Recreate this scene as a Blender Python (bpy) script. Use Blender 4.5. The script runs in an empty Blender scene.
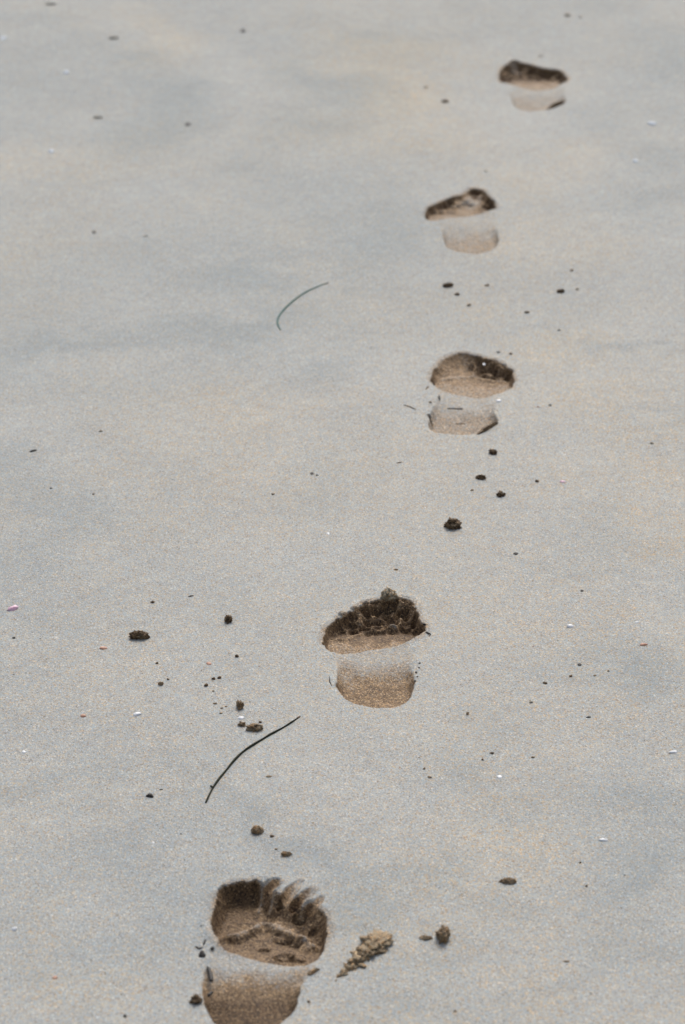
import bpy, bmesh, math, random
import numpy as np
from mathutils import Vector

SC = bpy.context.scene
COL = SC.collection
RNG = random.Random(11)

# ------------------------------------------------------------------ camera
W_PX, H_PX = 685, 1024
F_PX = 3270.0
CAM_H = 1.5
PITCH = math.radians(24.0)
cp, sp = math.cos(PITCH), math.sin(PITCH)

# ------------------------------------------------------------------ noise
def _hash(ix, iy, seed):
    n = (ix.astype(np.int64) * 374761393 + iy.astype(np.int64) * 668265263 + seed * 1442695041) & 0x7fffffff
    n = ((n ^ (n >> 13)) * 1274126177) & 0x7fffffff
    n = (n ^ (n >> 16)) & 0xffff
    return n / 65535.0

def vnoise(x, y, seed=0):
    ix, iy = np.floor(x), np.floor(y)
    fx, fy = x - ix, y - iy
    ux = fx * fx * fx * (fx * (fx * 6 - 15) + 10)
    uy = fy * fy * fy * (fy * (fy * 6 - 15) + 10)
    a = _hash(ix, iy, seed); b = _hash(ix + 1, iy, seed)
    c = _hash(ix, iy + 1, seed); d = _hash(ix + 1, iy + 1, seed)
    return (a + (b - a) * ux) * (1 - uy) + (c + (d - c) * ux) * uy - 0.5

def fbm(x, y, freq, octaves=3, seed=0, gain=0.5):
    s, amp = 0.0, 1.0
    for k in range(octaves):
        s = s + amp * vnoise(x * freq + 17.3 * k, y * freq - 9.1 * k, seed + 31 * k)
        freq *= 2.03; amp *= gain
    return s

def cups(x, y, size, seed):
    """squared distance to the nearest of jittered points, 0 at a point, about 1 at the cell edge"""
    gx, gy = x / size, y / size
    ix, iy = np.floor(gx), np.floor(gy)
    best = np.full(np.shape(x), 1e9)
    for j in (-1, 0, 1):
        for i in (-1, 0, 1):
            cx = ix + i + .5 + .75 * (_hash(ix + i, iy + j, seed) - .5)
            cy = iy + j + .5 + .75 * (_hash(ix + i, iy + j, seed + 7) - .5)
            best = np.minimum(best, (gx - cx) ** 2 + (gy - cy) ** 2)
    return best / .42

def smooth(a, b, x):
    t = np.clip((x - a) / (b - a), 0, 1)
    return t * t * (3 - 2 * t)

def smin(a, b, k):
    h = np.clip(0.5 + 0.5 * (b - a) / k, 0, 1)
    return b + (a - b) * h - k * h * (1 - h)

# ------------------------------------------------------------------ beach surface
def swell(x, y):
    """the slow undulation of the beach, metres"""
    x = np.asarray(x, float); y = np.asarray(y, float)
    z = 0.0150 * vnoise(x * 1.9 + 0.35 * y + 3.0, y * 1.15 - 0.5 * x + 7.0, 5)
    z = z + 0.0080 * vnoise(x * 4.3 + 1.1 * y, y * 2.6 - 1.0 * x, 9)
    z = z + 0.0022 * vnoise(x * 11.0 + 2 * y, y * 6.0, 21)
    return z

def ray(u, v):
    dx, dy = (u - W_PX / 2) / F_PX, -(v - H_PX / 2) / F_PX
    return dx, cp + dy * sp, -sp + dy * cp

def at(u, v, dz=0.0):
    """point of the beach (or dz above it) seen at a place of the photograph"""
    rx, ry, rz = ray(u, v)
    z = dz
    for _ in range(8):
        t = (z - CAM_H) / rz
        x, y = rx * t, ry * t
        z = float(swell(x, y)) + dz
    return x, y

def px_per_m(u, v):
    x, y = at(u, v)
    return F_PX / (y * cp + CAM_H * sp)

def poly(pts, dz=0.0):
    return [at(u, v, dz) for u, v in pts]

def rounded(P, n=5):
    P = np.array(P); N = len(P); out = []
    for i in range(N):
        p0, p1, p2, p3 = P[i - 1], P[i], P[(i + 1) % N], P[(i + 2) % N]
        for k in range(n):
            t = k / n
            out.append(0.5 * ((2 * p1) + (p2 - p0) * t + (2 * p0 - 5 * p1 + 4 * p2 - p3) * t * t
                              + (3 * p1 - p0 - 3 * p2 + p3) * t ** 3))
    return np.array(out)

def seg_dist(X, Y, a, b):
    dx, dy = b[0] - a[0], b[1] - a[1]
    L2 = dx * dx + dy * dy + 1e-12
    t = np.clip(((X - a[0]) * dx + (Y - a[1]) * dy) / L2, 0, 1)
    return np.hypot(X - a[0] - t * dx, Y - a[1] - t * dy), t

def line_dist(X, Y, pts):
    """distance to a polyline, and the running share 0..1 along it"""
    best = np.full(X.shape, 1e9); s = np.zeros(X.shape)
    n = len(pts) - 1
    for i in range(n):
        d, t = seg_dist(X, Y, pts[i], pts[i + 1])
        m = d < best
        best = np.where(m, d, best); s = np.where(m, (i + t) / n, s)
    return best, s

def sd_poly(X, Y, P):
    """signed distance, positive inside"""
    d = np.full(X.shape, 1e9); inside = np.zeros(X.shape, bool)
    n = len(P)
    for i in range(n):
        a, b = P[i], P[(i + 1) % n]
        dd, _ = seg_dist(X, Y, a, b)
        d = np.minimum(d, dd)
        cond = ((a[1] > Y) != (b[1] > Y))
        xin = (b[0] - a[0]) * (Y - a[1]) / (b[1] - a[1] + 1e-15) + a[0]
        inside ^= cond & (X < xin)
    return np.where(inside, d, -d)

# ------------------------------------------------------------------ the five footprints
# Outlines were read off the photograph and are laid on the beach itself.
PRINTS = [
 dict(  # nearest, right foot
  label='nearest footprint, its toes dragged into long ridges in the wet sand',
  far=[(212.3,931),(211,921),(213,911),(215.5,902),(219.5,893.5),(225.5,886.8),(233,883),(240,881.5),(249,882),(256,880),(263,884),(271,889),(280,893),
       (290,898),(300,902),(312,905),(322,910),(327.4,919),(327.8,931),(325,940),(322.8,949)],
  near=[(316.6,964),(306,968),(297.7,967),(277.6,965.5),(255,961),(237.4,956),(224.8,952.5),(217.3,943)],
  heel=[(214,945),(208,958),(203.5,969),(201.2,984),(204,999),(208.5,1013),(217,1024),(232,1031),(251,1034),(268,1031),(281,1023),(292,1013.5),
        (297,1004),(298.5,995),(303.5,985),(311.5,972.6),(318,950),(270,925)],
  axis=((252,1032),(262,884)), d_ball=0.015, d_toe=0.020, d_heel=0.0205, arch=0.005, wtoe=0.010,
  toeline=0.60,
  dents=[(236,893,-0.0195,.017,.016,.018),(249,891,-0.0165,.010,.012,.012)],
  pits=[(303,944,-.020,.010,.008,.006),(289,936,-.019,.010,.008,.006),(277,943,-.0185,.009,.006,.005),(285,962,-.018,.009,.006,.006),
         (246,925,-.020,.007,.004,.007),(299,928,-.019,.007,.005,.006),(311,938,-.019,.007,.006,.006)],
  grooves=[([(283,879.5),(276.7,886),(270,897),(264,905)],.0003,.015,.0075),([(301,880),(293,894),(284,910),(281,914)],.0003,.016,.0075),
           ([(314.5,886),(304,904),(294,917)],.0003,.015,.0070),([(324,895),(316,908),(309,918)],.0002,.011,.0062)],
  ridges=[([(215,929),(236,931),(250.2,925),(262.4,917),(272.7,919),(282.9,925),(297.2,932),(311.5,941),(319,945)],-.010,.0055,.0065),
          ([(267,884),(262,893),(258,905)],-.008,.0035,.003),
          ([(284,884),(276,895),(268,906)],-.006,.0032,.0022),([(303,882),(294,896),(286,906)],-.005,.0032,.0022),
          ([(317,890),(306,905),(300,913)],-.005,.0032,.0022)],
  bumps=[(301,938,-.013,.004,.010,.007),(285,934,-.013,.004,.010,.006),(284,956,-.013,.0045,.009,.006),(297,957,-.013,.003,.008,.006),(265,946,-.014,.003,.006,.004)],
  wetter=[(305,887,.034,.36)], drier=[(312,889,.012,.34),(296,882,.010,.40),(324,900,.011,.40),(280,884,.008,.55)], cups=None, dampb=.74, dampt=.90, damph=1.0, soft=[(303,896,.030,.042)],
  rough=1.0),
 dict(  # second, left foot
  label='second footprint from the camera, its toe wall cracked into dark scalloped blocks',
  far=[(322.3,642.7),(323.5,635),(327,627.5),(336.6,619.5),(348,613),(361.2,605.3),(374.5,599.8),(386,598.5),(399.2,597.5),(410.6,600),(416.3,608.5),
       (420,619),(424.8,626.5)],
  near=[(422.5,635),(412.5,642),(401,646.5),(387.8,648.4),(372.6,651.2),(357.4,654),(342.3,656),(330.9,655),(324.2,648.4)],
  heel=[(332,654),(335,664),(337,678.7),(336.2,686.3),(340.4,694),(348,700.6),(363,705.3),(380.2,707.6),(395.4,706.8),(406.8,701.5),(412.5,694),
        (414.8,682.5),(414,667.3),(415,650),(400,640),(345,645)],
  axis=((379,707),(372,600)), d_ball=0.0125, d_toe=0.0165, d_heel=0.0155, arch=0.0035, wtoe=0.018,
  toeline=0.72,
  dents=[(332.5,629,-0.0140,.0065,.008,.014),(345,622.5,-0.0165,.0075,.009,.014),(359.5,616,-0.0180,.0085,.010,.014),(375.5,610.5,-0.0190,.0095,.010,.014),
         (406,609,-0.0215,.0125,.014,.024),(413,614,-0.019,.006,.012,.018),
         (340.5,620,-.010,.0055,.006,.009),(352,613.5,-.010,.006,.006,.009),(365,607,-.010,.007,.006,.009),(379,603.5,-.010,.007,.006,.009),(390,610,-.0155,.007,.008,.010)],
  grooves=[],
  ridges=[([(326,639),(335,640.5),(347,640),(356,635.5),(368,630.5),(382,627.5),(392,629.5),(400,633)],-.0135,.0036,.0028)],
  bumps=[(381,612,-.008,.005,.006,.005),
         (368,607,-.004,.003,.006,.004),(355,612,-.004,.003,.006,.004),(343,618,-.004,.003,.006,.004)],
  cups=(.0078,.0140), dampb=.46, damph=.58,
  rough=1.0),
 dict(  # third, right foot
  label='third footprint, with a smooth big toe and crumbling small toes, between two loose crumb trails',
  far=[(430,380.6),(431.5,374.5),(436.9,364.5),(446,357.6),(455.3,353),(464.5,352.8),(475.2,354.6),(485.9,357.6),(498.2,361.5),(510.4,369),(513.8,378.3)],
  near=[(512.7,389),(505.8,393.7),(495,397.5),(481.3,399),(466,396.7),(450.7,393.7),(438.4,390.6),(431.5,385.2)],
  heel=[(436,392),(433,406),(429.6,418),(428.4,425.9),(433.8,431.3),(444.5,433.9),(458.3,435),(472,434),(481,433.5),(491,427.5),(497.5,421.5),(495.5,412.6),
        (496,400),(490,388),(445,385)],
  axis=((464,435),(474,352)), d_ball=0.0125, d_toe=0.0155, d_heel=0.0115, arch=0.0035, wtoe=0.016,
  toeline=0.73,
  dents=[(471.5,359.5,-0.0185,.008,.011,.014),(483,362,-0.0195,.008,.010,.014),(495.5,365.5,-0.021,.008,.010,.014),(507,371,-0.020,.007,.010,.013),
         (477.5,357.5,-.009,.006,.006,.009),(489.5,360.5,-.009,.006,.006,.009),(502,365.5,-.009,.006,.006,.009)],
  grooves=[([(449.5,418.5),(461,418.8)],.018,.018,.0022),([(457,429),(464,428.6)],.016,.016,.002),([(428.9,424.5),(433.5,430.8)],.013,.013,.0025)],
  ridges=[([(435.3,382.4),(447.6,380.5),(461.4,376.8),(473.6,376.8),(486,379.8),(499.7,382),(511,382)],-.0125,.0042,.0026)],
  bumps=[(484,362,-.004,.004,.006,.005),(495,367,-.005,.004,.005,.005),(474,364,-.005,.003,.005,.004),(503,369,-.005,.004,.005,.004)],
  cups=(.0052,.0115), dampb=.40, damph=.31, dampt=.85, soft=[(453,362,.026,.034),(466,357,.012,.03)], drier=[(454,368,.026,.55),(465,356,.014,.5)],
  rough=1.0),
 dict(  # fourth, left foot
  label='fourth footprint, smaller and shallow, standing above a wide smooth heel hollow',
  far=[(425.3,216.5),(426.2,209.5),(431,206),(437.3,203.2),(450,197.0),(460,194.6),(466,191.5),(470,189),(477.5,188.5),(485.5,191.8),(491,199.5),(496,206.5)],
  near=[(492.5,211.7),(479,215),(463,217.4),(447,219.8),(434,223),(427,221.4)],
  heel=[(437,221),(441.5,232),(444.8,243.9),(450,248.9),(463,252.7),(477.5,253.7),(490.3,250.3),(497.5,244.7),(499,239),(497.5,229),(492,212),(460,210)],
  axis=((474,253.5),(462,190)), d_ball=0.0115, d_toe=0.0120, d_heel=0.0115, arch=0.0035, wtoe=0.012,
  toeline=0.73,
  dents=[(431.5,209.5,-.0115,.008,.010,.012),(440,206.3,-.0125,.009,.010,.012),(449.5,202,-.0120,.010,.010,.012),
         (487,198,-.0150,.006,.013,.016),(490,202,-.016,.007,.014,.013)],
  grooves=[],
  ridges=[([(430,213.5),(442,213),(452,209),(463,206),(480,206.5)],-.0115,.004,.003)],
  bumps=[(466,205,-.012,.003,.006,.006)],
  cups=(.0050,.0130), dampb=.40, damph=.31, soft=[(470,199,.019,.046)], drier=[(467,203,.018,.42),(474,196,.015,.24)],
  rough=0.9),
 dict(  # fifth, right foot
  label='farthest footprint, blurred, with a very dark toe wall near the top of the beach',
  far=[(500,81),(500.2,71.4),(506.3,65.2),(517,62.4),(528,64),(544,68),(560.3,70.5),(566.7,77)],
  near=[(567.0,82.6),(557,88.2),(539.4,90.6),(521.8,89),(509,85.8)],
  heel=[(510,88),(510.5,98.5),(515.3,106.7),(526.6,111.2),(539.4,110.7),(549,109.3),(559,106),(566,101.5),(565,95),(562,86),(530,83)],
  axis=((537,111),(533,64)), d_ball=0.0110, d_toe=0.0140, d_heel=0.010, arch=0.0035, wtoe=0.008,
  toeline=0.74,
  dents=[(506.5,72.5,-.022,.010,.018,.020),(524.5,69,-.0165,.011,.014,.018),(539.5,71.5,-.0165,.010,.014,.018),(551,73.5,-.0165,.008,.013,.016),(560.5,76,-.0165,.007,.012,.016)],
  grooves=[],
  ridges=[],
  bumps=[(514,67,-.006,.005,.010,.014)],
  drier=[(515,65,.012,.42)], cups=(.0050,.0150), dampb=.38, damph=.27,
  rough=0.9),
]

CELL, SUB = 0.008, 10
STEP = CELL / SUB
X_FINE = (-112, 112)       # in cells
Y_FINE = (240, 800)

def footprint_field(spec, X, Y):
    """depth field of one print, its dampness and the part each spot belongs to"""
    far = poly(spec['far']); near = poly(spec['near'], -spec['arch'])
    fore = rounded(far + near)
    heel = rounded(poly(spec['heel']))
    h0 = np.array(at(*spec['axis'][0])); t0 = np.array(at(*spec['axis'][1]))
    L = np.linalg.norm(t0 - h0); a = (t0 - h0) / L
    S = ((X - h0[0]) * a[0] + (Y - h0[1]) * a[1]) / L           # 0 heel .. 1 toes
    nrm = np.array(near)
    crest = float(np.mean(((nrm - h0) @ a) / L))
    r = spec['rough']
    wob = 0.0016 * fbm(X, Y, 160, 3, 3) * r + 0.0022 * fbm(X, Y, 45, 2, 8) * r
    sf = sd_poly(X, Y, fore) + wob
    sh = sd_poly(X, Y, heel) + wob * 0.8
    # forefoot hollow: steep at the crest, wall leaning back at the toes
    tl = spec['toeline']
    D = spec['d_ball'] + (spec['d_toe'] - spec['d_ball']) * smooth(tl - .05, tl + .12, S)
    D = D + 0.0016 * fbm(X, Y, 38, 2, 44) * r
    Wd = 0.006 + (spec['wtoe'] - 0.006) * smooth(tl, tl + .2, S)
    for u, v, rad, w_ in spec.get('soft', []):
        cx, cy = at(u, v)
        Wd = Wd + (w_ - Wd) * np.exp(-(((X - cx) / rad) ** 2 + ((Y - cy) / (rad * 1.6)) ** 2) ** 2)
    t = np.clip(sf / Wd, 0, 1)
    zf = -D * (1 - (1 - t) ** 2.2)
    # heel hollow: a soft slope down from the arch
    q = np.clip((crest - S) / crest, -0.3, 1)
    Dh = spec['arch'] + (spec['d_heel'] - spec['arch']) * smooth(0.12, 0.85, q)
    Dh = Dh + 0.0014 * fbm(X, Y, 40, 2, 71) * smooth(0.1, .5, q) * r
    Wh = 0.030 - 0.023 * smooth(0.05, 0.65, q)
    t = np.clip(sh / Wh, 0, 1)
    zh = -Dh * (1 - (1 - t) ** 2.0)
    z = smin(zf, zh, 0.0012)
    z = np.minimum(z, 0)
    z = np.where((sf < -0.004) & (sh < -0.004), 0, z)
    # toe dents: bowls meeting in sharp lips
    toe_id = np.zeros(X.shape, int); best = np.full(X.shape, 1e9)
    nd = len(spec['dents'])
    for k, (u, v, zc, rx, ry, hh) in enumerate(spec['dents'] + spec.get('pits', [])):
        cx, cy = at(u, v, zc if k >= nd else 0.0)
        w1 = 0.25 * rx * fbm(X, Y, 120, 2, 90 + k)
        rr = np.hypot((X - cx) / rx, (Y - cy) / ry) + w1 / rx
        rr = np.maximum(rr, 0)
        bowl = zc + hh * rr ** 2.2
        z = np.minimum(z, bowl)
        m = (rr < best) & (rr < 1.15) & (zc < -0.0125) & (k < nd)
        best = np.where(m, rr, best); toe_id = np.where(m, k + 1, toe_id)
    for k, (pts, d0, d1, wd) in enumerate(spec['grooves']):
        P = [at(u, v, -(d0 + (d1 - d0) * i / (len(pts) - 1))) for i, (u, v) in enumerate(pts)]
        d, s = line_dist(X, Y, P)
        d = d + 0.0012 * fbm(X, Y, 150, 2, 60 + k)
        dep = d0 + (d1 - d0) * s
        g = -dep + 0.013 * (np.maximum(d, 0) / wd) ** 2.0 * np.clip(dep / .012, .35, 1)
        z = np.minimum(z, g)
        if spec is PRINTS[0]:
            m = (d < wd * 1.1)
            toe_id = np.where(m, 100 + k, toe_id)
    rid = np.zeros(X.shape)
    for pts, zz, wd, hh in spec['ridges']:
        P = poly(pts, zz)
        d, s = line_dist(X, Y, P)
        w2 = wd * (1 + 0.8 * fbm(X, Y, 90, 2, 15))
        rid = np.maximum(rid, np.exp(-(d / w2) ** 2) * smooth(0, .1, s) * smooth(0, .1, 1 - s))
        z = z + hh * np.exp(-(d / w2) ** 2) * smooth(0, .12, s) * smooth(0, .12, 1 - s) * (0.9 + .3 * vnoise(X * 130, Y * 130, 4))
    lump = np.zeros(X.shape)
    for k, (u, v, zz, hh, rx, ry) in enumerate(spec['bumps']):
        cx, cy = at(u, v, zz)
        rr = np.hypot((X - cx) / rx, (Y - cy) / ry) + 0.35 * fbm(X, Y, 170, 3, 120 + k)
        bb = hh * np.clip(1 - np.maximum(rr, 0) ** 2, 0, 1) ** 0.7
        z = z + bb; lump = np.maximum(lump, bb / hh)
    inside = np.maximum(sf, sh)
    deep = smooth(0.0005, 0.004, -z)
    lip_light = 0.0
    # the toe wall breaks into scalloped blocks
    T = (X - h0[0]) * -a[1] + (Y - h0[1]) * a[0]
    if spec['cups']:
        amp, size = spec['cups']
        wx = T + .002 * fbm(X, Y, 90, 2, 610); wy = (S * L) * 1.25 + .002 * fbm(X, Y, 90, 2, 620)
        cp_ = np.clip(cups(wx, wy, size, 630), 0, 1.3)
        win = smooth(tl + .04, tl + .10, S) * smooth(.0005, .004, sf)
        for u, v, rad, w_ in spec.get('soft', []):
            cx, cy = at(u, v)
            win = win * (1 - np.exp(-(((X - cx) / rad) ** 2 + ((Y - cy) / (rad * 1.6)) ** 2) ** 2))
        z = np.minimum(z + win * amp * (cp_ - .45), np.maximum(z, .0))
        lip_light = win * smooth(.6, 1.05, cp_)  # mask for light caught on the cup lips, painted as paler sand
    # crumbly surface inside, faint fresh crumbs round the rim
    crumb = fbm(X, Y, 260, 3, 200, .6)
    pit = np.abs(fbm(X, Y, 110, 3, 230, .55))
    hollow = np.maximum(smooth(0, .003, sf), smooth(.15, .7, q) * smooth(0, .003, sh) * .8)
    wallf = smooth(tl - .02, tl + .06, S) * smooth(0, .003, sf)
    z = z + (0.0009 * crumb * (0.35 + wallf * .35) - 0.0008 * pit * wallf + 0.0003 * wallf) * hollow * r
    rimband = np.exp(-((inside + 0.002) / 0.004) ** 2)
    lip = np.exp(-((sf + .0055) / .0050) ** 2) * smooth(crest, crest + .15, S)
    z = z + lip * .0009 * (.75 + 1.3 * fbm(X, Y, 55, 3, 330))
    z = z + rimband * 0.0011 * np.maximum(fbm(X, Y, 120, 3, 310) + .1, 0) * r
    # dampness: freshly pressed wet sand on toes, ball and heel, crust kept on the arch; cup lip highlights painted in by lowering it
    damp_f = smooth(-.0005, .003, sf)
    damp_h = np.clip((q + 0.20 * fbm(X, Y, 38, 4, 400, .6) - .08) / .50, 0, 1) ** 1.35 * smooth(-.0005, .005, sh) * spec['damph']
    damp_h = np.maximum(damp_h, .07 * smooth(0, .012, sh))
    ballw = spec['dampb'] + (spec.get('dampt', 1.0) - spec['dampb']) * smooth(tl - .06, tl + .02, S + 0.1 * fbm(X, Y, 70, 2, 402))
    damp = np.maximum(damp_f * ballw, damp_h)
    damp = np.maximum(damp, lump * 0.3)
    crestd = smooth(0.0, .25, (S - crest) / .2 + .1)
    damp = np.where(sf > 0, np.maximum(damp * np.clip(crestd + .3, 0, 1), damp_h), damp)
    damp = np.maximum(damp, smooth(.0008, .0035, -z) * smooth(crest + .05, crest + .10, S) * spec['dampb'])
    damp = np.maximum(damp, smooth(.0008, .0035, -z) * smooth(tl - .02, tl + .06, S) * spec.get('dampt', 1.0))
    for u, v, rad, dd in spec.get('wetter', []):
        cx, cy = at(u, v)
        e = np.exp(-(((X - cx) / rad) ** 2 + ((Y - cy) / (rad * 1.6)) ** 2) ** 2)
        damp = np.maximum(damp, dd * e * np.maximum(smooth(.0001, .0016, -z + .0006 * fbm(X, Y, 80, 2, 450)), smooth(.1, .7, rid)))
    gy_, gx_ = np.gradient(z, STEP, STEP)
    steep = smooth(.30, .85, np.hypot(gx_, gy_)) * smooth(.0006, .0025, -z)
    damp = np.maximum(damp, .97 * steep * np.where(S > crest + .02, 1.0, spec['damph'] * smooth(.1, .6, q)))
    for u, v, rad, dd in spec.get('drier', []):
        cx, cy = at(u, v)
        e = np.exp(-(((X - cx) / rad) ** 2 + ((Y - cy) / (rad * 1.6)) ** 2) ** 2)
        damp = damp + (np.minimum(damp, dd) - damp) * e
    damp = np.maximum(damp, 0.26 * np.exp(-(np.minimum(sf, 0) / .0042) ** 2) * smooth(crest - .02, crest + .1, S) * (.6 + 1.2 * np.clip(fbm(X, Y, 90, 3, 340) + .3, 0, 1)))
    damp = damp * (1 - (.58 if spec is PRINTS[0] else .38) * rid) * (1 - .42 * lip_light)  # ridges kept paler; last factor paints the highlights of the cup lips
    member = (z < -0.0006) | (lump > 0.05)
    # parts: 1 ball, 2 arch, 3 heel, 10+ toes
    part = np.where(sf > 0.001, 1, np.where(q > 0.38, 3, 2))
    part = np.where((S > tl + .04) & (sf > -0.004), 4, part)
    part = np.where((toe_id > 0) & (S > tl - .06), 10 + toe_id, part)
    return z, damp, member, part

# ------------------------------------------------------------------ materials
def new_mat(name):
    m = bpy.data.materials.new(name); m.use_nodes = True
    nt = m.node_tree; nt.nodes.clear()
    out = nt.nodes.new('ShaderNodeOutputMaterial')
    bs = nt.nodes.new('ShaderNodeBsdfPrincipled')
    nt.links.new(bs.outputs[0], out.inputs[0])
    return m, nt, bs

class NB:
    def __init__(s, nt): s.nt = nt
    def n(s, t, **kw):
        nd = s.nt.nodes.new(t)
        for k, v in kw.items():
            if k.startswith('i_'):
                key = k[2:].replace('_', ' ')
                nd.inputs[key].default_value = v
            else: setattr(nd, k, v)
        return nd
    def l(s, a, b): s.nt.links.new(a, b)
    def math(s, op, a, b=None, clamp=False):
        nd = s.nt.nodes.new('ShaderNodeMath'); nd.operation = op; nd.use_clamp = clamp
        for i, v in enumerate((a, b)):
            if v is None: continue
            if isinstance(v, (int, float)): nd.inputs[i].default_value = v
            else: s.l(v, nd.inputs[i])
        return nd.outputs[0]
    def mix(s, f, a, b, blend='MIX'):
        nd = s.nt.nodes.new('ShaderNodeMix'); nd.data_type = 'RGBA'; nd.blend_type = blend
        for idx, v in ((0, f), (6, a), (7, b)):
            if isinstance(v, (int, float)): nd.inputs[idx].default_value = v
            elif isinstance(v, tuple): nd.inputs[idx].default_value = v
            else: s.l(v, nd.inputs[idx])
        return nd.outputs[2]
    def ramp(s, f, stops, interp='LINEAR'):
        nd = s.nt.nodes.new('ShaderNodeValToRGB'); cr = nd.color_ramp; cr.interpolation = interp
        while len(cr.elements) < len(stops): cr.elements.new(0.5)
        for e, (p, c) in zip(cr.elements, stops): e.position = p; e.color = c
        s.l(f, nd.inputs[0]); return nd.outputs[0]

def g(r, gg, b): return (r, gg, b, 1.0)

def sand_material(name, fixed_damp=None, pale=(.95, .74, .50), dark=1.0):
    m, nt, bs = new_mat(name); b = NB(nt)
    pos = b.n('ShaderNodeNewGeometry').outputs['Position']
    vor = b.n('ShaderNodeTexVoronoi', i_Scale=780.0); b.l(pos, vor.inputs['Vector'])
    sep = b.n('ShaderNodeSeparateColor'); b.l(vor.outputs['Color'], sep.inputs[0])
    vor2 = b.n('ShaderNodeTexVoronoi', i_Scale=560.0); b.l(pos, vor2.inputs['Vector'])
    sep2 = b.n('ShaderNodeSeparateColor'); b.l(vor2.outputs['Color'], sep2.inputs[0])
    # grains of many kinds, each cell one grain
    dry = b.ramp(sep.outputs[0], [(0.0, g(.19, .165, .14)), (.05, g(.27, .255, .235)), (.25, g(.310, .320, .315)), (.50, g(.338, .347, .342)),
                                  (.68, g(.305, .352, .382)), (.86, g(.415, .376, .310)), (.96, g(.46, .43, .38)), (1.0, g(.56, .56, .55))])
    warm = b.ramp(sep2.outputs[1], [(0.0, g(.86, .98, 1.10)), (.25, g(.94, 1.0, 1.05)), (.66, g(1, 1, 1)), (.84, g(1.14, .98, .78)), (1.0, g(1.26, .94, .62))])
    if fixed_damp is None:
        at_w = b.n('ShaderNodeAttribute', attribute_name='drift')
        warm = b.mix(b.math('ADD', b.math('MULTIPLY', at_w.outputs['Fac'], .65), .48, clamp=True), g(1, 1, 1), warm)
    dry = b.mix(1.0, dry, warm, 'MULTIPLY')
    wet = b.ramp(sep.outputs[0], [(0.0, g(.024, .011, .0035)), (.3, g(.072, .037, .0125)), (.65, g(.118, .065, .024)), (.9, g(.180, .107, .044)), (1.0, g(.30, .20, .10))])
    # mid-size mottling
    n1 = b.n('ShaderNodeTexNoise', i_Scale=55.0, i_Detail=4.0); b.l(pos, n1.inputs['Vector'])
    n2 = b.n('ShaderNodeTexNoise', i_Scale=9.0, i_Detail=3.0); b.l(pos, n2.inputs['Vector'])
    mot = b.math('ADD', b.math('MULTIPLY', n1.outputs[0], .22), b.math('MULTIPLY', n2.outputs[0], .16))
    mot = b.math('ADD', mot, .81)
    dry = b.mix(1.0, dry, b.ramp(b.math('MULTIPLY', mot, .5), [(0, g(0, 0, 0)), (1, g(2, 2, 2))]), 'MULTIPLY')
    dry = b.mix(1.0, dry, g(1.03, 1.02, .985), 'MULTIPLY')
    if fixed_damp is None:
        at_d = b.n('ShaderNodeAttribute', attribute_name='damp'); at_p = b.n('ShaderNodeAttribute', attribute_name='moist')
        damp = at_d.outputs['Fac']
        # broad moist sheets: darker, cooler, drifted dry grains: paler and warmer
        dry = b.mix(at_p.outputs['Fac'], dry, b.mix(1.0, dry, g(.665, .735, .790), 'MULTIPLY'))
        dry = b.mix(at_w.outputs['Fac'], dry, b.mix(1.0, dry, g(1.125, 1.035, .935), 'MULTIPLY'))
        nz = b.math('SUBTRACT', sep2.outputs[0], .5)
        nz = b.math('MULTIPLY', nz, .42)
        edge = b.math('MULTIPLY', b.math('MULTIPLY', damp, b.math('SUBTRACT', 1.0, damp)), 3.0)
        f = b.math('ADD', damp, b.math('MULTIPLY', nz, edge), clamp=True)
        tan = b.mix(.30, b.mix(1.0, wet, g(2.1, 2.15, 2.3), 'MULTIPLY'), b.mix(1.0, dry, g(.92, .74, .55), 'MULTIPLY'))
        col = b.mix(b.math('MULTIPLY', f, 2.0, True), dry, tan)
        col = b.mix(b.math('SUBTRACT', b.math('MULTIPLY', f, 2.0), 1.0, True), col, wet)
        rough = b.math('SUBTRACT', .86, b.math('MULTIPLY', damp, .12))
    else:
        nf = b.n('ShaderNodeTexNoise', i_Scale=170.0, i_Detail=4.0); b.l(pos, nf.inputs['Vector'])
        f = b.math('ADD', b.math('MULTIPLY', b.math('SUBTRACT', nf.outputs[0], .5), 1.6), fixed_damp, clamp=True)
        col = b.mix(f, b.mix(1.0, dry, g(*pale), 'MULTIPLY'), b.mix(1.0, wet, g(dark, dark, dark), 'MULTIPLY'))
        rough = .72
    b.l(col, bs.inputs['Base Color'])
    if isinstance(rough, float): bs.inputs['Roughness'].default_value = rough
    else: b.l(rough, bs.inputs['Roughness'])
    bs.inputs['Specular IOR Level'].default_value = .42
    gr = b.n('ShaderNodeTexNoise', i_Scale=520.0, i_Detail=3.0, i_Roughness=.65); b.l(pos, gr.inputs['Vector'])
    hgt = b.math('ADD', gr.outputs[0], b.math('MULTIPLY', vor.outputs['Distance'], 120.0))
    bp = b.n('ShaderNodeBump', i_Strength=.22, i_Distance=.0002); b.l(hgt, bp.inputs['Height'])
    b.l(bp.outputs[0], bs.inputs['Normal'])
    return m

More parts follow.
